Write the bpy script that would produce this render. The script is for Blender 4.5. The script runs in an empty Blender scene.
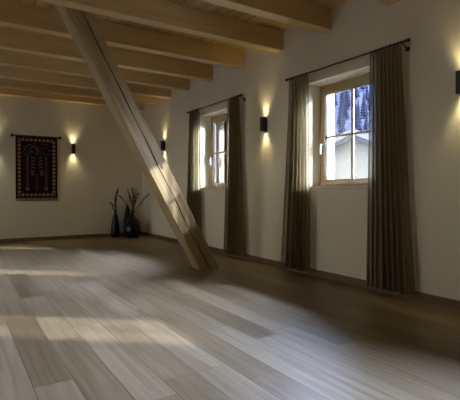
import bpy, bmesh, math, random
from mathutils import Vector, Matrix, noise as mnoise
random.seed(7)
C = bpy.context.scene.collection
scn = bpy.context.scene
PI = math.pi

# ------------------------------------------------------------------ materials
def new_mat(name):
    m = bpy.data.materials.new(name); m.use_nodes = True
    nt = m.node_tree
    for n in list(nt.nodes): nt.nodes.remove(n)
    return m, nt
def N(nt, t, **kw):
    n = nt.nodes.new(t)
    for k, v in kw.items():
        if k.startswith('i_'): n.inputs[k[2:].replace('_', ' ')].default_value = v
        else: setattr(n, k, v)
    return n
def L(nt, a, b): nt.links.new(a, b)
def rgba(c): return (c[0], c[1], c[2], 1.0)

def plain(name, col, rough=0.6, metal=0.0, var=0.08, scale=30.0, bump=0.0, spec=0.5, coat=0.0):
    m, nt = new_mat(name)
    out = N(nt, 'ShaderNodeOutputMaterial'); p = N(nt, 'ShaderNodeBsdfPrincipled')
    tc = N(nt, 'ShaderNodeTexCoord'); nz = N(nt, 'ShaderNodeTexNoise')
    nz.inputs['Scale'].default_value = scale; nz.inputs['Detail'].default_value = 4
    L(nt, tc.outputs['Object'], nz.inputs['Vector'])
    mr = N(nt, 'ShaderNodeMixRGB')
    mr.inputs[1].default_value = rgba([c*(1-var) for c in col]); mr.inputs[2].default_value = rgba([min(1, c*(1+var)) for c in col])
    L(nt, nz.outputs['Fac'], mr.inputs[0]); L(nt, mr.outputs[0], p.inputs['Base Color'])
    p.inputs['Roughness'].default_value = rough; p.inputs['Metallic'].default_value = metal
    p.inputs['Specular IOR Level'].default_value = spec; p.inputs['Coat Weight'].default_value = coat
    if bump:
        b = N(nt, 'ShaderNodeBump'); b.inputs['Strength'].default_value = bump; b.inputs['Distance'].default_value = 0.01
        L(nt, nz.outputs['Fac'], b.inputs['Height']); L(nt, b.outputs['Normal'], p.inputs['Normal'])
    L(nt, p.outputs[0], out.inputs[0])
    return m

def wood(name, c1, c2, grain=(0.7, 14, 14), rot=(0, 0, 0), rough=0.55, knots=True, knot_col=(0.10, 0.05, 0.02)):
    m, nt = new_mat(name)
    out = N(nt, 'ShaderNodeOutputMaterial'); p = N(nt, 'ShaderNodeBsdfPrincipled')
    tc = N(nt, 'ShaderNodeTexCoord'); oi = N(nt, 'ShaderNodeObjectInfo')
    ad = N(nt, 'ShaderNodeVectorMath', operation='ADD')
    sc = N(nt, 'ShaderNodeMath', operation='MULTIPLY'); sc.inputs[1].default_value = 37.0
    L(nt, oi.outputs['Random'], sc.inputs[0])
    L(nt, tc.outputs['Object'], ad.inputs[0]); L(nt, sc.outputs[0], ad.inputs[1])
    mp0 = N(nt, 'ShaderNodeMapping'); mp0.inputs['Rotation'].default_value = rot
    L(nt, ad.outputs[0], mp0.inputs['Vector'])
    mp = N(nt, 'ShaderNodeMapping'); mp.inputs['Scale'].default_value = grain
    L(nt, mp0.outputs[0], mp.inputs['Vector'])
    nz = N(nt, 'ShaderNodeTexNoise'); nz.inputs['Scale'].default_value = 1.6; nz.inputs['Detail'].default_value = 7; nz.inputs['Distortion'].default_value = 0.7
    L(nt, mp.outputs[0], nz.inputs['Vector'])
    cr = N(nt, 'ShaderNodeValToRGB')
    cr.color_ramp.elements[0].position = 0.3; cr.color_ramp.elements[0].color = rgba(c1)
    cr.color_ramp.elements[1].position = 0.72; cr.color_ramp.elements[1].color = rgba(c2)
    L(nt, nz.outputs['Fac'], cr.inputs[0])
    col = cr.outputs[0]
    if knots:
        mk = N(nt, 'ShaderNodeMapping'); mk.inputs['Scale'].default_value = [1.6 if g < 3 else 2.6 for g in grain]
        L(nt, mp0.outputs[0], mk.inputs['Vector'])
        vo = N(nt, 'ShaderNodeTexVoronoi'); vo.inputs['Scale'].default_value = 1.0
        L(nt, mk.outputs[0], vo.inputs['Vector'])
        kr = N(nt, 'ShaderNodeValToRGB')
        kr.color_ramp.elements[0].position = 0.03; kr.color_ramp.elements[0].color = (1, 1, 1, 1)
        kr.color_ramp.elements[1].position = 0.07; kr.color_ramp.elements[1].color = (0, 0, 0, 1)
        L(nt, vo.outputs['Distance'], kr.inputs[0])
        mx = N(nt, 'ShaderNodeMixRGB'); mx.inputs[2].default_value = rgba(knot_col)
        L(nt, kr.outputs[0], mx.inputs[0]); L(nt, col, mx.inputs[1]); col = mx.outputs[0]
    L(nt, col, p.inputs['Base Color'])
    p.inputs['Roughness'].default_value = rough; p.inputs['Specular IOR Level'].default_value = 0.5
    b = N(nt, 'ShaderNodeBump'); b.inputs['Strength'].default_value = 0.12; b.inputs['Distance'].default_value = 0.004
    L(nt, nz.outputs['Fac'], b.inputs['Height']); L(nt, b.outputs['Normal'], p.inputs['Normal'])
    L(nt, p.outputs[0], out.inputs[0])
    return m

def planks(name, along, width, length, cols, rough, grain_c, seam=0.002, spec=0.5):
    """boards running along axis 'along' ('x' or 'y') in object space"""
    m, nt = new_mat(name)
    out = N(nt, 'ShaderNodeOutputMaterial'); p = N(nt, 'ShaderNodeBsdfPrincipled')
    tc = N(nt, 'ShaderNodeTexCoord'); sx = N(nt, 'ShaderNodeSeparateXYZ')
    L(nt, tc.outputs['Object'], sx.inputs[0])
    A, B = (sx.outputs['Y'], sx.outputs['X']) if along == 'y' else (sx.outputs['X'], sx.outputs['Y'])
    def M(op, a, b=None):
        n = N(nt, 'ShaderNodeMath', operation=op)
        for k, v in enumerate((a, b)):
            if v is None: continue
            if isinstance(v, (int, float)): n.inputs[k].default_value = v
            else: L(nt, v, n.inputs[k])
        return n.outputs[0]
    rw = M('DIVIDE', M('ADD', B, 0.085), width); row = M('FLOOR', rw); fr = M('SUBTRACT', rw, row)
    wn = N(nt, 'ShaderNodeTexWhiteNoise', noise_dimensions='1D'); L(nt, row, wn.inputs['W'])
    al = M('ADD', M('DIVIDE', A, length), M('MULTIPLY', wn.outputs['Value'], 5.3)); colm = M('FLOOR', al); fa = M('SUBTRACT', al, colm)
    cb = N(nt, 'ShaderNodeCombineXYZ'); L(nt, row, cb.inputs[0]); L(nt, colm, cb.inputs[1])
    w2 = N(nt, 'ShaderNodeTexWhiteNoise', noise_dimensions='2D'); L(nt, cb.outputs[0], w2.inputs['Vector'])
    cr = N(nt, 'ShaderNodeValToRGB')
    els = cr.color_ramp.elements
    while len(els) < len(cols): els.new(0.5)
    for i, c in enumerate(cols):
        els[i].position = i/(len(cols)-1); els[i].color = rgba(c)
    L(nt, w2.outputs['Value'], cr.inputs[0])
    # grain
    gv = N(nt, 'ShaderNodeCombineXYZ')
    L(nt, M('MULTIPLY', A, 1.1), gv.inputs[0]); L(nt, M('MULTIPLY', B, 22.0), gv.inputs[1]); L(nt, M('MULTIPLY', w2.outputs['Value'], 40.0), gv.inputs[2])
    nz = N(nt, 'ShaderNodeTexNoise'); nz.inputs['Scale'].default_value = 1.0; nz.inputs['Detail'].default_value = 6; nz.inputs['Distortion'].default_value = 0.8
    L(nt, gv.outputs[0], nz.inputs['Vector'])
    gr = N(nt, 'ShaderNodeValToRGB')
    gr.color_ramp.elements[0].position = 0.3; gr.color_ramp.elements[0].color = rgba(grain_c)
    gr.color_ramp.elements[1].position = 0.7; gr.color_ramp.elements[1].color = (1, 1, 1, 1)
    L(nt, nz.outputs['Fac'], gr.inputs[0])
    mx = N(nt, 'ShaderNodeMixRGB', blend_type='MULTIPLY'); mx.inputs[0].default_value = 1.0
    L(nt, cr.outputs[0], mx.inputs[1]); L(nt, gr.outputs[0], mx.inputs[2])
    e1 = M('MINIMUM', fr, M('SUBTRACT', 1.0, fr)); e1 = M('MULTIPLY', e1, width)
    e2 = M('MINIMUM', fa, M('SUBTRACT', 1.0, fa)); e2 = M('MULTIPLY', e2, length)
    e = M('MINIMUM', e1, e2)
    sm = N(nt, 'ShaderNodeMapRange'); sm.inputs['From Min'].default_value = seam*0.5; sm.inputs['From Max'].default_value = seam*1.6
    L(nt, e, sm.inputs['Value'])
    m2 = N(nt, 'ShaderNodeMixRGB'); m2.inputs[1].default_value = rgba([c*0.5 for c in cols[0]])
    L(nt, sm.outputs[0], m2.inputs[0]); L(nt, mx.outputs[0], m2.inputs[2])
    L(nt, m2.outputs[0], p.inputs['Base Color'])
    rr = N(nt, 'ShaderNodeMapRange'); rr.inputs['To Min'].default_value = rough-0.06; rr.inputs['To Max'].default_value = rough+0.10
    L(nt, w2.outputs['Value'], rr.inputs['Value']); L(nt, rr.outputs[0], p.inputs['Roughness'])
    p.inputs['Specular IOR Level'].default_value = spec
    hh = M('ADD', M('MULTIPLY', sm.outputs[0], 1.0), M('MULTIPLY', nz.outputs['Fac'], 0.25))
    b = N(nt, 'ShaderNodeBump'); b.inputs['Strength'].default_value = 0.25; b.inputs['Distance'].default_value = 0.003
    L(nt, hh, b.inputs['Height']); L(nt, b.outputs['Normal'], p.inputs['Normal'])
    L(nt, p.outputs[0], out.inputs[0])
    return m

def glass_mat():
    m, nt = new_mat('clear_window_glass')
    out = N(nt, 'ShaderNodeOutputMaterial')
    t = N(nt, 'ShaderNodeBsdfTransparent'); t.inputs[0].default_value = (0.93, 0.95, 0.95, 1)
    g = N(nt, 'ShaderNodeBsdfGlossy'); g.inputs['Roughness'].default_value = 0.02
    fr = N(nt, 'ShaderNodeFresnel'); fr.inputs['IOR'].default_value = 1.35
    mx = N(nt, 'ShaderNodeMixShader')
    L(nt, fr.outputs[0], mx.inputs[0]); L(nt, t.outputs[0], mx.inputs[1]); L(nt, g.outputs[0], mx.inputs[2])
    L(nt, mx.outputs[0], out.inputs[0])
    return m

def fabric_mat():
    m, nt = new_mat('sheer_olive_linen')
    out = N(nt, 'ShaderNodeOutputMaterial')
    tc = N(nt, 'ShaderNodeTexCoord'); mp = N(nt, 'ShaderNodeMapping'); mp.inputs['Scale'].default_value = (60, 60, 6)
    L(nt, tc.outputs['Object'], mp.inputs['Vector'])
    nz = N(nt, 'ShaderNodeTexNoise'); nz.inputs['Scale'].default_value = 4; L(nt, mp.outputs[0], nz.inputs['Vector'])
    cr = N(nt, 'ShaderNodeValToRGB')
    cr.color_ramp.elements[0].position = 0.3; cr.color_ramp.elements[0].color = (*CURT1, 1)
    cr.color_ramp.elements[1].position = 0.7; cr.color_ramp.elements[1].color = (*CURT2, 1)
    L(nt, nz.outputs['Fac'], cr.inputs[0])
    d = N(nt, 'ShaderNodeBsdfDiffuse'); tl = N(nt, 'ShaderNodeBsdfTranslucent'); tr = N(nt, 'ShaderNodeBsdfTransparent')
    L(nt, cr.outputs[0], d.inputs[0]); L(nt, cr.outputs[0], tl.inputs[0])
    m1 = N(nt, 'ShaderNodeMixShader'); m1.inputs[0].default_value = 0.25
    L(nt, d.outputs[0], m1.inputs[1]); L(nt, tl.outputs[0], m1.inputs[2])
    m2 = N(nt, 'ShaderNodeMixShader'); m2.inputs[0].default_value = SHEER
    L(nt, m1.outputs[0], m2.inputs[1]); L(nt, tr.outputs[0], m2.inputs[2])
    L(nt, m2.outputs[0], out.inputs[0])
    return m

def emit_mat(name, col, s):
    m, nt = new_mat(name)
    out = N(nt, 'ShaderNodeOutputMaterial'); e = N(nt, 'ShaderNodeEmission')
    e.inputs[0].default_value = rgba(col); e.inputs[1].default_value = s
    L(nt, e.outputs[0], out.inputs[0])
    return m

# ---- tunables
CURT1, CURT2, SHEER = (0.20, 0.152, 0.070), (0.29, 0.226, 0.112), 0.30
SUN_E, SKY_S, SPOT_W = 3.3, 0.95, 2.7
EXPOSURE = 1.7
GLOW, BASE = 64.0, 5.0

PLASTER = plain('white_plaster', (0.73, 0.655, 0.475), 0.9, var=0.03, scale=60, bump=0.06, spec=0.15)
BEAMW = wood('pine_beam_wood', (0.55, 0.375, 0.14), (0.69, 0.495, 0.215), rough=0.42)
POSTW = wood('old_post_wood', (0.30, 0.195, 0.075), (0.48, 0.355, 0.175), grain=(16, 16, 0.8), rot=(0, math.radians(29), 0))
CRACK = plain('dark_wood_crack', (0.035, 0.022, 0.012), 0.9)
CEILW = planks('pine_ceiling_boards', 'y', 0.16, 4.0, [(0.50, 0.33, 0.12), (0.61, 0.42, 0.18)], 0.6, (0.75, 0.68, 0.55), seam=0.005, spec=0.25)
FLOORW = planks('oak_laminate_floor', 'y', 0.195, 1.35, [(0.175, 0.125, 0.062), (0.23, 0.170, 0.090), (0.275, 0.206, 0.114), (0.33, 0.252, 0.146)], 0.43, (0.62, 0.57, 0.50), seam=0.0018, spec=0.5)
BASEW = wood('baseboard_wood', (0.15, 0.075, 0.032), (0.20, 0.105, 0.045), knots=False)
FRAMEW = wood('window_frame_wood', (0.34, 0.25, 0.125), (0.42, 0.32, 0.17), grain=(10, 10, 1.0), knots=False, rough=0.4)
GLASS = glass_mat()
SILLM = plain('cream_painted_sill', (0.62, 0.54, 0.40), 0.5, var=0.04)
GASKET = plain('grey_window_gasket', (0.16, 0.17, 0.19), 0.5)
CHROME = plain('brushed_steel_handle', (0.36, 0.36, 0.36), 0.5, metal=0.5)
LINEN = fabric_mat()
IRON = plain('dark_wrought_iron', (0.022, 0.016, 0.012), 0.45, metal=0.4)
BLACK = plain('matt_black_lamp_metal', (0.012, 0.011, 0.010), 0.5)
LENS = emit_mat('warm_lamp_glow', (1.0, 0.87, 0.52), 9.0)
CERAM = plain('glossy_black_ceramic', (0.006, 0.006, 0.009), 0.28, spec=0.3)
TWIG = plain('dried_twig_brown', (0.075, 0.045, 0.030), 0.8)
BUD = plain('dried_seed_pod', (0.11, 0.055, 0.04), 0.8)

# ------------------------------------------------------------------ mesh helpers
class MB:
    def __init__(s): s.v = []; s.f = []; s.m = []
    def add(s, vs, fs, mi=0):
        o = len(s.v); s.v += [tuple(v) for v in vs]
        for f in fs: s.f.append([i+o for i in f]); s.m.append(mi)
    def box(s, x0, x1, y0, y1, z0, z1, mi=0):
        s.add([(x0,y0,z0),(x1,y0,z0),(x1,y1,z0),(x0,y1,z0),(x0,y0,z1),(x1,y0,z1),(x1,y1,z1),(x0,y1,z1)],
              [(0,3,2,1),(4,5,6,7),(0,1,5,4),(1,2,6,5),(2,3,7,6),(3,0,4,7)], mi)
    def tube(s, pts, rad, n=8, mi=0, cap=True):
        pts = [Vector(p) for p in pts]; k = len(pts)
        rs = rad if isinstance(rad, (list, tuple)) else [rad]*k
        vs = []; up = None
        for i, p in enumerate(pts):
            t = (pts[min(i+1, k-1)]-pts[max(i-1, 0)]).normalized()
            if up is None:
                up = Vector((0, 0, 1)) if abs(t.z) < 0.9 else Vector((1, 0, 0))
            a = t.cross(up).normalized(); b = a.cross(t).normalized(); up = b
            for j in range(n):
                q = 2*PI*j/n
                vs.append(p+(a*math.cos(q)+b*math.sin(q))*rs[i])
        fs = []
        for i in range(k-1):
            for j in range(n):
                fs.append((i*n+j, i*n+(j+1) % n, (i+1)*n+(j+1) % n, (i+1)*n+j))
        if cap:
            fs.append(tuple(reversed(range(n)))); fs.append(tuple(range((k-1)*n, k*n)))
        s.add(vs, fs, mi)
    def lathe(s, prof, n=24, mi=0, c=(0, 0, 0)):
        vs = []
        for r, z in prof:
            for j in range(n):
                q = 2*PI*j/n; vs.append((c[0]+r*math.cos(q), c[1]+r*math.sin(q), c[2]+z))
        fs = []
        for i in range(len(prof)-1):
            for j in range(n):
                fs.append((i*n+j, i*n+(j+1) % n, (i+1)*n+(j+1) % n, (i+1)*n+j))
        fs.append(tuple(reversed(range(n)))); fs.append(tuple(range((len(prof)-1)*n, len(prof)*n)))
        s.add(vs, fs, mi)
    def ball(s, c, r, n=10, mi=0, sz=1.0):
        prof = [(max(1e-4, r*math.sin(PI*i/n)), -r*sz*math.cos(PI*i/n)) for i in range(n+1)]
        s.lathe(prof, 12, mi, c)
    def build(s, name, mats, parent=None, loc=(0, 0, 0), smooth=False, bevel=0.0):
        me = bpy.data.meshes.new(name)
        me.from_pydata(s.v, [], s.f); me.update()
        for m in (mats if isinstance(mats, (list, tuple)) else [mats]): me.materials.append(m)
        for p, mi in zip(me.polygons, s.m): p.material_index = mi; p.use_smooth = smooth
        bm = bmesh.new(); bm.from_mesh(me); bmesh.ops.recalc_face_normals(bm, faces=bm.faces)
        bm.to_mesh(me); bm.free()
        o = bpy.data.objects.new(name, me); C.objects.link(o); o.location = loc
        if parent: o.parent = parent
        if bevel:
            b = o.modifiers.new('bevel', 'BEVEL'); b.width = bevel; b.segments = 2; b.limit_method = 'ANGLE'
        return o
def tag(o, label=None, cat=None, group=None, kind=None):
    if label: o['label'] = label
    if cat: o['category'] = cat
    if group: o['group'] = group
    if kind: o['kind'] = kind
    return o
def empty(name, loc=(0, 0, 0), rz=0.0):
    o = bpy.data.objects.new(name, None); C.objects.link(o); o.location = loc; o.rotation_euler = (0, 0, rz)
    o.empty_display_size = 0.1
    return o
def copy_tree(o, parent=None):
    c = o.copy(); C.objects.link(c); c.parent = parent
    for ch in o.children: copy_tree(ch, c)
    return c
def box_obj(name, x0, x1, y0, y1, z0, z1, mat, bevel=0.0, parent=None):
    m = MB(); cx, cy, cz = ((x0+x1)/2, (y0+y1)/2, z0)
    m.box(x0-cx, x1-cx, y0-cy, y1-cy, 0, z1-z0)
    return m.build(name, mat, parent, (cx, cy, cz), bevel=bevel)

# ------------------------------------------------------------------ room
XL, XR, XO, YF, YB, ZC = -3.5, 3.57, 4.05, -2.6, 9.19, 3.04
WY0, WY1, WZ0, WZ1, STEP = 2.85, 3.854, 1.02, 2.27, 2.65
tag(box_obj('floor', XL-0.48, XO, YF-0.2, YB+0.2, -0.12, 0.0, FLOORW), kind='structure').location.z = -0.12
fl = bpy.data.objects['floor']
tag(box_obj('ceiling', XL-0.48, XO, YF-0.2, YB+0.2, ZC, ZC+0.14, CEILW), kind='structure')
LW = [(4.2, 5.2), (7.4, 8.4)]                      # two windows in the left wall, outside the picture
w = MB(); wy = [YF-0.2, 4.2, 5.2, 7.4, 8.4, YB+0.2]
for i in (0, 2, 4): w.box(XL-0.48, XL, wy[i], wy[i+1], 0, ZC)
for i in (1, 3): w.box(XL-0.48, XL, wy[i], wy[i+1], 0, WZ0); w.box(XL-0.48, XL, wy[i], wy[i+1], WZ1, ZC)
tag(w.build('wall_left', PLASTER), kind='structure')
tag(box_obj('wall_back', XL, XR, YB, YB+0.2, 0, ZC, PLASTER), kind='structure')
tag(box_obj('wall_front', XL, XR, YF-0.2, YF, 0, ZC, PLASTER), kind='structure')
w = MB(); wy = [YF-0.2]
for k in (-1, 0, 1): wy += [WY0+k*STEP, WY1+k*STEP]
wy.append(YB+0.2)
for i in range(0, len(wy), 2):
    w.box(XR, XO, wy[i], wy[i+1], 0, ZC)
for i in range(1, len(wy)-1, 2):
    w.box(XR, XO, wy[i], wy[i+1], 0, WZ0); w.box(XR, XO, wy[i], wy[i+1], WZ1, ZC)
tag(w.build('wall_right', PLASTER), kind='structure')
tag(box_obj('baseboard_right', XR-0.018, XR, YF, YB, 0, 0.072, BASEW, 0.003), kind='structure')
tag(box_obj('baseboard_back', XL, XR-0.018, YB-0.018, YB, 0, 0.072, BASEW, 0.003), kind='structure')

# windows
def make_window(idx, yc):
    hw, hh = (WY1-WY0)/2, WZ1-WZ0
    r = empty('window_%d' % idx, (3.80, yc, WZ0)); tag(r, kind='structure')
    f = MB(); t = 0.045
    f.box(0, 0.045, -hw, hw, 0, t); f.box(0, 0.045, -hw, hw, hh-0.06, hh)
    f.box(0, 0.045, -hw, -hw+t, t, hh-0.06); f.box(0, 0.045, hw-t, hw, t, hh-0.06)
    f.build('window_frame', FRAMEW, r, bevel=0.004)
    a, b, z0, z1, s = -hw+t, hw-t, t, hh-0.06, 0.052
    f = MB()
    x0, x1 = -0.014, 0.032
    f.box(x0, x1, a, b, z0, z0+s); f.box(x0, x1, a, b, z1-s, z1)
    f.box(x0, x1, a, a+s, z0+s, z1-s); f.box(x0, x1, b-s, b, z0+s, z1-s)
    f.build('sash', FRAMEW, r, bevel=0.006)
    ga, gb, gz0, gz1 = a+s, b-s, z0+s, z1-s
    ym, zm = (ga+gb)/2, (gz0+gz1)/2
    g = MB(); q = 0.011
    for (u0, u1, v0, v1) in ((ga, gb, gz0, gz0+q), (ga, gb, gz1-q, gz1), (ga, ga+q, gz0+q, gz1-q), (gb-q, gb, gz0+q, gz1-q)):
        g.box(0.008, 0.026, u0, u1, v0, v1)
    g.build('gasket', GASKET, r)
    g = MB(); g.box(0.006, 0.028, ym-0.016, ym+0.016, gz0, gz1); g.build('vertical_glazing_bar', FRAMEW, r, bevel=0.003)
    g = MB(); g.box(0.007, 0.027, ga, ym-0.016, zm-0.014, zm+0.014); g.box(0.007, 0.027, ym+0.016, gb, zm-0.014, zm+0.014)
    g.build('horizontal_glazing_bar', FRAMEW, r, bevel=0.003)
    for (u0, u1) in ((ga+q, ym-0.016), (ym+0.016, gb-q)):
        for (v0, v1) in ((gz0+q, zm-0.014), (zm+0.014, gz1-q)):
            p = MB(); p.add([(0.018, u0, v0), (0.018, u1, v0), (0.018, u1, v1), (0.018, u0, v1)], [(0, 1, 2, 3)])
            p.build('pane', GLASS, r)
    h = MB(); hy, hz = b-s/2, zm-0.10
    h.box(x0-0.008, x0, hy-0.015, hy+0.015, hz-0.035, hz+0.035)
    h.tube([(x0-0.008, hy, hz+0.01), (x0-0.05, hy, hz+0.01)], 0.008)
    h.box(x0-0.058, x0-0.042, hy-0.010, hy+0.010, hz-0.105, hz+0.02)
    h.build('window_handle', CHROME, r, bevel=0.003)
    sl = MB(); sl.box(XR-3.80, 0, -hw, hw, 0.0, 0.022); sl.box(XR-0.03-3.80, XR-3.8, -hw-0.03, hw+0.03, -0.012, 0.022)
    sl.build('window_sill', SILLM, r)
    return r
for i, k in enumerate((0, 1, -1)): make_window(i+1, (WY0+WY1)/2+k*STEP)
for i, (a, b) in enumerate(LW):
    r = make_window(4+i, (a+b)/2); r.location.x = XL-0.23; r.rotation_euler = (0, 0, PI)

# ceiling beams: each one its own timber
BY = [2.56, 3.44, 4.283, 5.165, 6.05, 6.86, 7.65, 8.39, 9.045]
BLAB = {2.56: 'pale pine ceiling beam whose end peeks in at the top edge above the right curtain',
        3.44: 'pine ceiling beam nearest the camera with its whole end face on the wall in view',
        4.283: 'second fully seen pine ceiling beam from the camera, crossing in front of the post top',
        5.165: 'pine ceiling beam just behind the top of the slanting post',
        6.05: 'pine ceiling beam ending on the wall above the far end of the far curtain rod',
        6.86: 'fourth pine ceiling beam from the back wall',
        7.65: 'third pine ceiling beam from the back wall',
        8.39: 'second pine ceiling beam from the back wall',
        9.045: 'last pine ceiling beam lying against the back wall'}
for y in BY:
    if y not in BLAB: continue
    b = box_obj('ceiling_beam', XL, XR, y, y+0.14, 2.795, ZC, BEAMW, 0.006)
    tag(b, BLAB[y], 'beam', 'exposed pine ceiling beams')

# slanting post with a long drying crack
def make_post():
    root = empty('slanting_post', (2.73, 4.80, 0))
    tag(root, 'thick slanting timber post with a long crack, leaning from floor to ceiling', 'post')
    yf, yb = 4.70-4.80, 4.91-4.80
    x0b, x1b = 2.587-2.73, 2.872-2.73
    sl = -0.556
    m = MB(); cm = MB(); K = 60; W = x1b-x0b
    rings = []; 
    for i in range(K+1):
        z = ZC*i/K; t = i/K
        cu = 0.46 + 0.17*t + 0.015*math.sin(9*t*PI) + 0.010*math.sin(23*t)      # crack position across the face
        if t > 0.93: cu += 0.0
        cw = 0.0065*(0.55+0.45*math.sin(PI*min(1, t*1.02))) + 0.002*math.sin(31*t)
        cw = max(0.002, cw)
        ox = sl*z
        xc = x0b+W*cu
        jig = 0.002*math.sin(17*t+1)
        e = 0.012
        ring = [(x0b+jig, yb), (x0b+jig, yf+e), (x0b+e+jig, yf), (xc-cw, yf), (xc+0.004, yf+0.05), (xc+cw, yf), (x1b-e, yf), (x1b, yf+e), (x1b, yb)]
        rings.append([(px+ox, py, z) for px, py in ring])
    n = 9
    vs = [p for r in rings for p in r]; fs = []; mi = []
    o = 0
    for i in range(K):
        for j in range(n):
            fs.append((i*n+j, i*n+(j+1) % n, (i+1)*n+(j+1) % n, (i+1)*n+j)); mi.append(1 if j in (3, 4) else 0)
    m.v = vs; m.f = [list(f) for f in fs]+[list(reversed(range(n))), list(range(K*n, K*n+n))]; m.m = mi+[0, 0]
    m.build('timber', [POSTW, CRACK], root)
    return root
make_post()

# ------------------------------------------------------------------ curtain rods and curtains
RX, RZ = 3.47, 2.36
def make_rod(yc, label):
    r = empty('curtain_rod', (RX, yc, RZ)); tag(r, label, 'curtain rod', 'curtain rods over the windows')
    h = 0.805
    m = MB(); m.tube([(0, -h, 0), (0, h, 0)], 0.0095, 10); m.build('rod', IRON, r, smooth=True)
    for s in (-1, 1):
        m = MB(); m.tube([(0, s*h, 0), (0, s*(h+0.012), 0), (0, s*(h+0.02), 0), (0, s*(h+0.045), 0), (0, s*(h+0.06), 0)], [0.01, 0.016, 0.009, 0.019, 0.006], 10)
        m.build('finial', IRON, r, smooth=True)
        m = MB()
        yb = s*(h-0.03)
        m.tube([(0, yb, -0.0095), (0.03, yb, -0.012), (XR-RX-0.006, yb, -0.045)], 0.006, 8)
        m.tube([(0, yb-0.008, 0), (0, yb+0.008, 0)], 0.0145, 10)
        m.tube([(XR-RX-0.008, yb, -0.045), (XR-RX, yb, -0.045)], 0.022, 12)
        m.build('bracket', IRON, r)
    return r
def make_curtain(seed, ya0, ya1, yb0, yb1, folds, label, zb):
    """ya* = top extent along the wall, yb* = bottom extent"""
    rnd = random.Random(seed)
    y_ref = (ya0+ya1)/2
    r = empty('curtain', (RX, y_ref, zb)); tag(r, label, 'curtain', 'olive linen curtains')
    NU, NV = 150, 44; H = RZ-0.014-zb
    ph = [rnd.uniform(-0.9, 0.9) for _ in range(folds+2)]
    am = [rnd.uniform(0.7, 1.25) for _ in range(folds+2)]
    m = MB(); vs = []
    for j in range(NV+1):
        t = j/NV                       # 0 bottom, 1 top
        wgt = (1-t)**1.3
        for i in range(NU+1):
            u = i/NU
            y = (ya0+(ya1-ya0)*u)*(1-wgt)+(yb0+(yb1-yb0)*u)*wgt
            k = min(folds, int(u*folds)); fu = u*folds-k
            A = am[k]*(1-fu)+am[k+1]*fu; P = ph[k]*(1-fu)+ph[k+1]*fu
            amp = (0.020+0.028*(1-t)**0.7)*A
            q = 2*PI*folds*u+P*(0.5+0.9*(1-t))
            x = amp*math.sin(q)+0.006*math.sin(3.1*q+2*t)*(1-t)
            y += 0.35*amp*math.sin(2*q+0.4)
            if t > 0.985: x *= 0.75
            vs.append((x, y-y_ref, H*t + (0.006*math.sin(q*0.5) if j == 0 else 0)))
    fs = [(j*(NU+1)+i, j*(NU+1)+i+1, (j+1)*(NU+1)+i+1, (j+1)*(NU+1)+i) for j in range(NV) for i in range(NU)]
    m.add(vs, fs); m.build('cloth', LINEN, r, smooth=True)
    for k in range(folds):
        yk = ya0+(ya1-ya0)*(k+0.5)/folds-y_ref
        g = MB(); R = 0.0135
        g.tube([(R*math.cos(a), yk, H+0.014+R*math.sin(a)) for a in [2*PI*q/12 for q in range(13)]], 0.003, 6, cap=False)
        g.build('curtain_ring', IRON, r)
    return r
make_rod(3.25, 'thin black curtain rod over the near window')
make_rod(3.25+STEP+0.02, 'thin black curtain rod over the far window')
make_curtain(3, 3.71, 4.03, 3.70, 4.15, 6, 'olive linen curtain at the far side of the near window', 0.05)
make_curtain(5, 2.485, 2.83, 2.36, 2.86, 8, 'olive linen curtain at the near side of the near window, rightmost of the four', 0.05)
make_curtain(8, 6.36, 6.68, 6.32, 6.80, 6, 'olive linen curtain at the far side of the far window, behind the post', 0.05)
make_curtain(11, 5.165, 5.43, 5.02, 5.50, 7, 'olive linen curtain at the near side of the far window', 0.05)


# ------------------------------------------------------------------ wall sconces
def make_sconce():
    r = empty('wall_sconce', (0, 0, 0)); H, W = 0.098, 0.033        # local +x points away from the wall
    m = MB(); m.box(0, 0.012, -0.03, 0.03, -0.08, 0.08); m.build('wall_plate', BLACK, r)
    m = MB(); x0, x1, t = 0.012, 0.080, 0.003
    m.box(x0, x0+t, -W, W, -H, H); m.box(x1-t, x1, -W, W, -H, H)
    m.box(x0+t, x1-t, -W, -W+t, -H, H); m.box(x0+t, x1-t, W-t, W, -H, H); m.box(x0+t, x1-t, -W+t, W-t, -0.045, 0.045)
    m.build('housing', BLACK, r)
    for s in (-1, 1):
        m = MB(); m.lathe([(0.0275, 0), (0.0275, 0.008)], 20, 0, (0.046, 0, (0.066 if s > 0 else -0.074)))
        m.build('lamp_lens', LENS, r)
        ld = bpy.data.lights.new('spot', 'SPOT'); ld.energy = SPOT_W; ld.color = (1.0, 0.86, 0.48)
        ld.spot_size = math.radians(84); ld.spot_blend = 1.0; ld.shadow_soft_size = 0.02
        lo = bpy.data.objects.new('lamp_light', ld); C.objects.link(lo); lo.parent = r
        lo.location = (0.046, 0, s*0.080); lo.rotation_euler = (PI if s > 0 else 0, 0, 0)
    return r
spots = [((XR, 4.64, 1.885), PI, 'black up-and-down wall light between the two windows'),
         ((XR, 1.945, 1.885), PI, 'black up-and-down wall light at the right edge, beside the near window'),
         ((XR, 7.95, 1.885), PI, 'black up-and-down wall light behind the slanting post, beyond the far window'),
         ((2.075, YB, 1.845), -PI/2, 'black up-and-down wall light on the back wall, right of the hanging rug'),
         ((0.655, YB, 1.845), -PI/2, 'black up-and-down wall light left of the hanging rug, its glow at the left edge')]
proto = make_sconce()
for i, (p, a, lab) in enumerate(spots):
    o = proto if i == 0 else copy_tree(proto)
    o.location = p; o.rotation_euler = (0, 0, a)
    tag(o, lab, 'wall light', 'black wall sconces')

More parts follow.
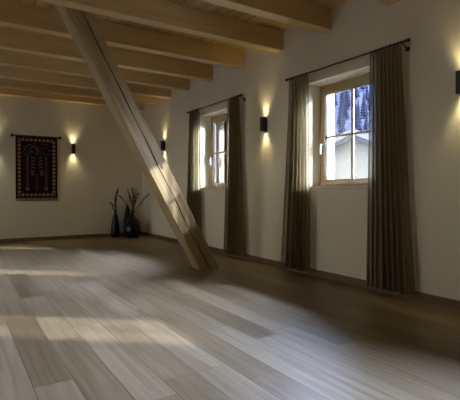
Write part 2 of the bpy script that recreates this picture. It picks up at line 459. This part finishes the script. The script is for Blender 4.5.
# ------------------------------------------------------------------ hanging rug
rr = empty('rug_rod', (1.383, YB-0.035, 2.05)); tag(rr, 'dark rod with round knobs holding the hanging rug', 'rod')
m = MB(); m.tube([(-0.415, 0, 0), (0.415, 0, 0)], 0.011, 10); m.build('rod', IRON, rr, smooth=True)
for s in (-1, 1):
    m = MB(); m.ball((s*0.432, 0, 0), 0.031); m.build('finial', IRON, rr, smooth=True)
    m = MB(); m.tube([(s*0.36, 0.008, 0), (s*0.36, 0.035, 0)], 0.007, 8); m.build('hook', IRON, rr)
RUGC = [(0.012, 0.010, 0.012), (0.030, 0.010, 0.013), (0.42, 0.21, 0.09), (0.11, 0.055, 0.05), (0.30, 0.26, 0.21), (0.20, 0.15, 0.06), (0.03, 0.035, 0.03), (0.15, 0.055, 0.035)]
RUGN = ['rug_black_wool', 'rug_maroon_wool', 'rug_orange_wool', 'rug_mauve_wool', 'rug_cream_wool', 'rug_gold_wool', 'rug_dark_green_wool', 'rug_red_wool']
RUGM = [plain(n, c, 0.95, var=0.3, scale=90, spec=0.05) for n, c in zip(RUGN, RUGC)]
def rug_index(i, j, NI, NJ):
    a = min(i, NI-1-i); b = min(j, NJ-1-j)          # cells from the edge; j counts upward
    d = min(a, b)
    if d < 2: return 0
    if d < 8:                                        # block border
        if d in (2, 7): return 0
        if a < b: return 0 if j % 6 < 2 else (5 if (j//6) % 3 == 2 and d in (4, 5) else 2)
        return 0 if i % 6 < 2 else (5 if (i//6) % 3 == 2 and d in (4, 5) else 2)
    if d < 10: return 0
    u, v = (i+0.5)/NI, (j+0.5)/NJ
    du = abs(u-0.5)
    # candle columns
    if abs(du-0.225) < 0.022 and 0.15 < v < 0.64: return 3 if v < 0.61 else 7
    if abs(du-0.225) < 0.048 and 0.12 < v < 0.18: return 5
    if abs(du-0.225) < 0.012 and 0.64 < v < 0.68: return 4
    # lamp and palm motifs
    if du < 0.032 and 0.79 < v < 0.845: return 7
    if du < 0.014 and 0.71 < v < 0.79: return 3
    if du < 0.009 and 0.12 < v < 0.40: return 3
    if 0.045 < du < 0.135 and 0.46 < v < 0.70 and ((j-int(0.6*abs(i+0.5-NI/2))) % 5 in (0,)) : return 4
    if 0.075 < du < 0.145 and 0.365 < v < 0.46 and (j % 4 < 2) and (i % 3 != 0): return 4
    if v > 0.71 and du > 0.05 and random.random() < 0.05: return 4
    if v > 0.71 and random.random() < 0.2: return 6
    if v > 0.74 - 0.6*max(0, 0.18-du): return 0 if du > 0.05 else 1
    if du > 0.30: return 0 if (i+j) % 4 else 1
    return 1 if random.random() < 0.8 else 0
NI, NJ = 60, 96; RW, RH = 0.755, 1.195
ru = empty('hanging_rug', (1.383, YB-0.035, 2.05-RH-0.012)); tag(ru, 'dark maroon woven rug with orange block border hanging on the back wall', 'rug')
m = MB(); vs = []
for j in range(NJ+1):
    for i in range(NI+1):
        x = (i/NI-0.5)*RW; z = RH*j/NJ
        vs.append((x + 0.006*(1-j/NJ), 0.010*math.sin(7*x+0.6)*(1-j/NJ)-0.016*(0.3+0.7*j/NJ)+0.012, z))
nf = len(vs)
for j in range(NJ+1):
    for i in range(NI+1):
        p = vs[j*(NI+1)+i]; vs.append((p[0], p[1]+0.007, p[2]))
fs = []; mi = []
for j in range(NJ):
    for i in range(NI):
        q = (j*(NI+1)+i, j*(NI+1)+i+1, (j+1)*(NI+1)+i+1, (j+1)*(NI+1)+i)
        fs.append(list(q)); mi.append(rug_index(i, j, NI, NJ))
        fs.append([k+nf for k in reversed(q)]); mi.append(0)
edge = [i for i in range(NI+1)]+[j*(NI+1)+NI for j in range(1, NJ+1)]+[NJ*(NI+1)+i for i in range(NI-1, -1, -1)]+[j*(NI+1) for j in range(NJ-1, 0, -1)]
for a, b in zip(edge, edge[1:]+edge[:1]): fs.append([a, b, b+nf, a+nf]); mi.append(0)
m.v = vs; m.f = fs; m.m = mi
m.build('woven_field', RUGM, ru)
m = MB()
for k in range(NI*2):
    i = k/2; x = (i/NI-0.5)*RW+0.006; y = 0.010*math.sin(7*x+0.6)-0.0048+0.012
    m.tube([(x, y+0.0035, 0.004), (x+random.uniform(-.004, .004), y+0.003, -0.03), (x+random.uniform(-.007, .007), y+0.004, -0.058)], 0.0026, 4)
tag(m.build('fringe', plain('rug_fringe_cotton', (0.27, 0.22, 0.10), 0.95), ru), label='pale cotton fringe')
for k in range(9):
    x = (k/8-0.5)*RW*0.96; q0 = 0.0135; m = MB()
    m.tube([(x-0.012, q0*math.cos(a), RH+0.012+q0*math.sin(a)) for a in [2*PI*q/12 for q in range(13)]], 0.002, 5, cap=False)
    m.build('hanging_loop', RUGM[0], ru)

# ------------------------------------------------------------------ vases and dried branches
def vase(name, loc, prof, label):
    m = MB(); m.lathe(prof, 28)
    return tag(m.build(name, CERAM, None, loc, smooth=True), label, 'vase', 'black vases in the corner')
V1, V2, V3 = (2.90, 9.00, 0), (3.185, 8.745, 0), (3.19, 9.065, 0)
vase('floor_vase', V1, [(0.075, 0), (0.085, 0.01), (0.093, 0.12), (0.088, 0.24), (0.068, 0.36), (0.040, 0.46), (0.026, 0.53), (0.027, 0.575), (0.031, 0.585), (0.022, 0.585), (0.020, 0.50), (0.02, 0.45)],
     'tall slim black vase, leftmost in the corner')
vase('floor_vase', V2, [(0.11, 0), (0.135, 0.012), (0.182, 0.10), (0.187, 0.17), (0.160, 0.28), (0.105, 0.38), (0.058, 0.45), (0.036, 0.50), (0.034, 0.55), (0.040, 0.565), (0.030, 0.565), (0.026, 0.5), (0.026, 0.42)],
     'large round-bellied black vase in the corner')
vase('floor_vase', V3, [(0.07, 0), (0.078, 0.01), (0.086, 0.15), (0.082, 0.34), (0.064, 0.48), (0.042, 0.58), (0.026, 0.64), (0.028, 0.665), (0.021, 0.665), (0.019, 0.6), (0.019, 0.5)],
     'narrow black bottle vase standing behind the round-bellied vase')
def branch(v, z0, dx, dy, h, bend, label, buds, grp, seed, leafy=0):
    rnd = random.Random(seed)
    r = empty('dried_branch', (v[0], v[1], z0-0.10)); tag(r, label, 'dried branch', grp)
    pts = []; K = 9
    for k in range(K+1):
        t = k/K
        pts.append((dx*t**1.4+0.010*math.sin(5*t+seed)*t, dy*t**1.4, 0.0+h*t-bend*max(0, t-0.55)**2*2.2))
    m = MB(); m.tube(pts, [0.0075-0.004*k/K for k in range(K+1)], 6)
    for k in range(3, K-1, 2):
        p = Vector(pts[k]); q = p+Vector((rnd.uniform(-.05, .05), rnd.uniform(-.03, .03), rnd.uniform(.05, .10)))
        m.tube([p, (p+q)/2+Vector((0.004, 0, 0.003)), q], [0.003, 0.0025, 0.0015], 5)
    m.build('stem', TWIG, r)
    for k in range(buds):
        t = 0.45+0.55*(k+0.5)/buds; f = t*K; a = int(f); a = min(a, K-1); p = Vector(pts[a]).lerp(Vector(pts[a+1]), f-a)
        d = Vector((rnd.uniform(-.016, .016), rnd.uniform(-.012, .012), rnd.uniform(-.004, .012)))
        m = MB(); m.ball((0, 0, 0), rnd.uniform(0.009, 0.014), 6, 0, 2.0); b = m.build('seed_pod', BUD, r, smooth=True); b.location = p+d
branch(V1, 0.56, 0.05, -0.02, 0.57, 0, 'tallest dried branch in the slim leftmost vase', 11, 'dried branches in the slim vase', 1)
branch(V1, 0.56, 0.012, 0.01, 0.50, 0, 'straight shorter dried branch in the slim leftmost vase', 9, 'dried branches in the slim vase', 2)
branch(V1, 0.56, -0.11, 0.01, 0.30, 0.05, 'short dried branch leaning left out of the slim vase', 5, 'dried branches in the slim vase', 3)
branch(V2, 0.54, -0.10, 0.04, 0.58, 0, 'tall dried branch standing at the left in the round vase', 11, 'dried branches in the round vase', 4)
branch(V2, 0.54, 0.01, 0.0, 0.60, 0, 'tallest upright dried branch in the middle of the round vase', 13, 'dried branches in the round vase', 5)
branch(V2, 0.54, 0.09, -0.02, 0.57, 0, 'dried branch leaning a little right in the round vase', 11, 'dried branches in the round vase', 6)
branch(V2, 0.54, 0.30, -0.22, 0.47, -0.03, 'long dried branch reaching far right out of the round vase', 8, 'dried branches in the round vase', 7)
branch(V2, 0.54, -0.28, 0.10, 0.50, 0.12, 'drooping dried branch arching left out of the round vase', 7, 'dried branches in the round vase', 8)

branch(V2, 0.54, 0.05, 0.04, 0.50, 0, 'dried branch at the back of the round vase bunch, right of its middle', 11, 'dried branches in the round vase', 9)
branch(V2, 0.54, -0.045, -0.03, 0.45, 0, 'shorter dried branch at the front of the round vase bunch, left of its middle', 10, 'dried branches in the round vase', 12)
branch(V2, 0.54, 0.14, 0.03, 0.50, 0, 'dried branch between the upright bunch and the one reaching far right', 10, 'dried branches in the round vase', 14)
branch(V1, 0.56, -0.01, -0.02, 0.36, 0, 'shortest upright dried branch in the slim leftmost vase', 8, 'dried branches in the slim vase', 15)

# ------------------------------------------------------------------ outside
SNOW = plain('snow_ground', (0.08, 0.084, 0.095), 0.9, var=0.05, scale=0.7, spec=0.0)
ROOFSNOW = plain('snowy_roof', (0.075, 0.078, 0.09), 0.8, spec=0.0)
HOUSEW = plain('pale_house_render', (0.105, 0.100, 0.088), 0.9, scale=8, spec=0.0)
WHITEW = plain('white_house_render', (0.45, 0.45, 0.45), 0.9, scale=8)
TRIMG = plain('grey_eaves_wood', (0.03, 0.03, 0.033), 0.8, spec=0.0)
DARKG = plain('dark_house_window', (0.05, 0.06, 0.08), 0.2)
TREEM = plain('frosted_conifer', (0.012, 0.014, 0.024), 0.9, var=0.75, scale=1.6, spec=0.0)
TRUNK = plain('conifer_trunk', (0.02, 0.015, 0.012), 0.9, spec=0.0)
HILLM = plain('frosty_hillside', (0.021, 0.024, 0.040), 0.95, var=0.85, scale=0.9, spec=0.0)
GZ = -0.5
gm = MB(); gm.box(XO+0.02, 45, -25, 45, -0.2, 0)
gm.box(-40, XL-0.5, -25, 45, -0.2, 0)
tag(gm.build('ground', SNOW, None, (0, 0, GZ)), kind='structure')
def house(name, loc, rz, W, D, E, A, wallm, label, wins):
    r = empty(name, loc, rz); tag(r, label, 'house')
    m = MB(); h = W/2
    m.add([(-h,0,0),(h,0,0),(h,0,E),(0,0,A),(-h,0,E),(-h,D,0),(h,D,0),(h,D,E),(0,D,A),(-h,D,E)],
          [(0,1,2,3,4),(9,8,7,6,5),(0,5,6,1),(1,6,7,2),(0,4,9,5),(4,3,8,9),(3,2,7,8)])
    m.build('wall', wallm, r)
    o = 0.45; s = (A-E)/h
    for sg in (-1, 1):
        m = MB(); t = 0.20
        a = (0, A+0.02); b = (sg*(h+o), E-s*o+0.02)
        pr = [a, b, (b[0], b[1]+t), (0, A+t+0.02)]
        vs = [(x, -o, z) for x, z in pr]+[(x, D+o, z) for x, z in pr]
        m.add(vs, [(0,1,2,3),(7,6,5,4),(0,4,5,1),(1,5,6,2),(2,6,7,3),(3,7,4,0)])
        m.build('roof_slope', ROOFSNOW, r)
        m = MB(); vs = [(x, y, z+dz) for y in (-o-0.03, -o) for (x, z, dz) in ((0, A, 0.0), (b[0], b[1], -0.02), (b[0], b[1], -0.16), (0, A, -0.14))]
        m.add(vs, [(0,1,2,3),(7,6,5,4),(0,4,5,1),(1,5,6,2),(2,6,7,3),(3,7,4,0)])
        m.build('bargeboard', TRIMG, r)
    for (x, z, ww, hh) in wins:
        m = MB(); m.box(x-ww/2-0.08, x+ww/2+0.08, -0.04, 0.0, z-0.08, z+hh+0.08); f = m.build('window', WHITEW, r)
        m = MB(); m.box(x-ww/2, x+ww/2, -0.05, -0.04, z, z+hh); m.build('pane', DARKG, f)
    return r
house('neighbour_house', (11.35, 9.85, GZ), math.radians(-62), 6.2, 8.0, 1.95, 3.30, HOUSEW, 'pale neighbouring house with snowy gable roof, seen through the near window',
      [(1.2, 1.2, 0.7, 0.75), (-1.6, 1.0, 0.9, 0.9)])
house('white_house', (9.2, 15.8, GZ), 0.0, 5.4, 5.0, 5.4, 7.0, WHITEW, 'bright white house seen through the far window', [(-1.7, 2.6, 0.7, 1.0), (2.0, 2.6, 0.7, 1.0)])
# hillside
def hz(x, y):
    d = math.hypot(x, y)
    return GZ + max(0, d-38)*0.45 + 2.5*mnoise.noise(Vector((x*0.03, y*0.03, 0.3)))*min(1, max(0, d-38)/20)
hm = MB(); n = 46; vs = []
for j in range(n+1):
    for i in range(n+1):
        a = math.radians(8+75*i/n); d = 30+130*j/n
        x, y = d*math.sin(a), d*math.cos(a)
        vs.append((x, y, hz(x, y)-0.05))
hm.add(vs, [(j*(n+1)+i, j*(n+1)+i+1, (j+1)*(n+1)+i+1, (j+1)*(n+1)+i) for j in range(n) for i in range(n)])
tag(hm.build('hillside', HILLM, smooth=True), kind='structure')
def make_conifer():
    r = empty('conifer'); rnd = random.Random(4)
    m = MB(); m.tube([(0, 0, -0.3), (0, 0, 1.2)], 0.16, 8); m.build('trunk', TRUNK, r)
    m = MB()
    for k in range(9):
        z = 0.8+k*0.72; R = 1.75*(1-k/9.6); nn = 14
        vs = [(0, 0, z+1.25)]
        for j in range(nn):
            q = 2*PI*j/nn; rr_ = R*(1.0 if j % 2 else 0.68)*rnd.uniform(0.85, 1.12)
            vs.append((rr_*math.cos(q), rr_*math.sin(q), z-(0.28 if j % 2 else 0.0)+rnd.uniform(-.1, .1)))
        vs.append((0, 0, z+0.25))
        m.add(vs, [(0, 1+j, 1+(j+1) % nn) for j in range(nn)]+[(nn+1, 1+(j+1) % nn, 1+j) for j in range(nn)])
    m.build('foliage', TREEM, r)
    return r
tp = make_conifer(); rnd = random.Random(21); cnt = 0
used = []
for k in range(900):
    if cnt >= 130: break
    a = math.radians(rnd.uniform(43.5, 54.0)); dd = rnd.uniform(52, 120)
    x, y = dd*math.sin(a), dd*math.cos(a)
    if any((x-p)**2+(y-q)**2 < 2.2**2 for p, q in used): continue
    used.append((x, y))
    o = tp if cnt == 0 else copy_tree(tp); cnt += 1
    s_ = rnd.uniform(0.30, 0.50); o.location = (x, y, hz(x, y)); o.scale = (s_, s_, s_*rnd.uniform(1.0, 1.35)); o.rotation_euler = (0, 0, rnd.uniform(0, 6.28))
    tag(o, 'frosted dark conifer on the hillside seen through the near window', 'tree', 'frosted conifers on the hillside')

# ------------------------------------------------------------------ light
az = math.radians(39.5); el = math.radians(20.5)
d = Vector((-math.cos(az)*math.cos(el), math.sin(az)*math.cos(el), -math.sin(el)))
sd = bpy.data.lights.new('sun', 'SUN'); sd.energy = SUN_E; sd.color = (0.94, 0.97, 1.0); sd.angle = math.radians(1.6)
so = bpy.data.objects.new('sun', sd); C.objects.link(so); so.location = (12, -4, 8)
so.rotation_euler = d.to_track_quat('-Z', 'Y').to_euler()
for k in (-1, 0, 1):
    pd = bpy.data.lights.new('window_portal', 'AREA'); pd.shape = 'RECTANGLE'; pd.size = WZ1-WZ0; pd.size_y = WY1-WY0
    pd.cycles.is_portal = True
    po = bpy.data.objects.new('window_portal', pd); C.objects.link(po); po.location = (3.93, (WY0+WY1)/2+k*STEP, (WZ0+WZ1)/2)
    po.rotation_euler = Vector((-1, 0, 0)).to_track_quat('-Z', 'Y').to_euler()
    po.rotation_euler.rotate_axis('Z', 0)
for a, b in LW:
    pd = bpy.data.lights.new('window_portal', 'AREA'); pd.shape = 'RECTANGLE'; pd.size = WZ1-WZ0; pd.size_y = b-a; pd.cycles.is_portal = True
    po = bpy.data.objects.new('window_portal', pd); C.objects.link(po); po.location = (XL-0.36, (a+b)/2, (WZ0+WZ1)/2)
    po.rotation_euler = Vector((1, 0, 0)).to_track_quat('-Z', 'Y').to_euler()
wd = bpy.data.worlds.new('sky'); scn.world = wd; wd.use_nodes = True
nt = wd.node_tree
for n_ in list(nt.nodes): nt.nodes.remove(n_)
out = N(nt, 'ShaderNodeOutputWorld'); bg = N(nt, 'ShaderNodeBackground'); bg.inputs[1].default_value = SKY_S
tc = N(nt, 'ShaderNodeTexCoord'); sp = N(nt, 'ShaderNodeSeparateXYZ'); L(nt, tc.outputs['Generated'], sp.inputs[0])
cr = N(nt, 'ShaderNodeValToRGB')
cr.color_ramp.elements[0].position = 0.0; cr.color_ramp.elements[0].color = (0.92*BASE, 0.95*BASE, 1.0*BASE, 1)
cr.color_ramp.elements[1].position = 0.8; cr.color_ramp.elements[1].color = (0.85*BASE, 0.90*BASE, 1.0*BASE, 1)
L(nt, sp.outputs['Z'], cr.inputs[0])
nrm = N(nt, 'ShaderNodeVectorMath', operation='NORMALIZE'); L(nt, tc.outputs['Generated'], nrm.inputs[0])
dt = N(nt, 'ShaderNodeVectorMath', operation='DOT_PRODUCT'); dt.inputs[1].default_value = (math.cos(math.radians(0))*math.cos(math.radians(40)), -math.sin(math.radians(0))*math.cos(math.radians(40)), math.sin(math.radians(40)))
L(nt, nrm.outputs[0], dt.inputs[0])
mxm = N(nt, 'ShaderNodeMath', operation='MAXIMUM'); mxm.inputs[1].default_value = 0.0; L(nt, dt.outputs['Value'], mxm.inputs[0])
pw = N(nt, 'ShaderNodeMath', operation='POWER'); pw.inputs[1].default_value = 3.0; L(nt, mxm.outputs[0], pw.inputs[0])
gm_ = N(nt, 'ShaderNodeVectorMath', operation='SCALE'); gm_.inputs[0].default_value = (0.48, 0.61, 1.0)
gk = N(nt, 'ShaderNodeMath', operation='MULTIPLY'); gk.inputs[1].default_value = GLOW; L(nt, pw.outputs[0], gk.inputs[0]); L(nt, gk.outputs[0], gm_.inputs['Scale'])
ad = N(nt, 'ShaderNodeVectorMath', operation='ADD'); L(nt, cr.outputs[0], ad.inputs[0]); L(nt, gm_.outputs[0], ad.inputs[1])
L(nt, ad.outputs[0], bg.inputs[0]); L(nt, bg.outputs[0], out.inputs[0])

# ------------------------------------------------------------------ camera
cd = bpy.data.cameras.new('camera'); co = bpy.data.objects.new('camera', cd); C.objects.link(co)
co.location = (0, 0, 1.0); co.rotation_euler = (PI/2, 0, -math.atan2(0.5415, 0.8407))
cd.sensor_width = 36; cd.lens = 36*430/460; cd.shift_y = -10/460; cd.clip_end = 400; cd.clip_start = 0.05
scn.camera = co
vs_ = scn.view_settings
scn.display_settings.display_device = 'sRGB'
vs_.view_transform = 'Standard'; vs_.look = 'None'; vs_.exposure = EXPOSURE; vs_.gamma = 1.0; vs_.use_curve_mapping = False
scn.cycles.use_denoising = True
scn.cycles.max_bounces = 12; scn.cycles.diffuse_bounces = 8; scn.cycles.transparent_max_bounces = 16
scn.cycles.sample_clamp_indirect = 6.0
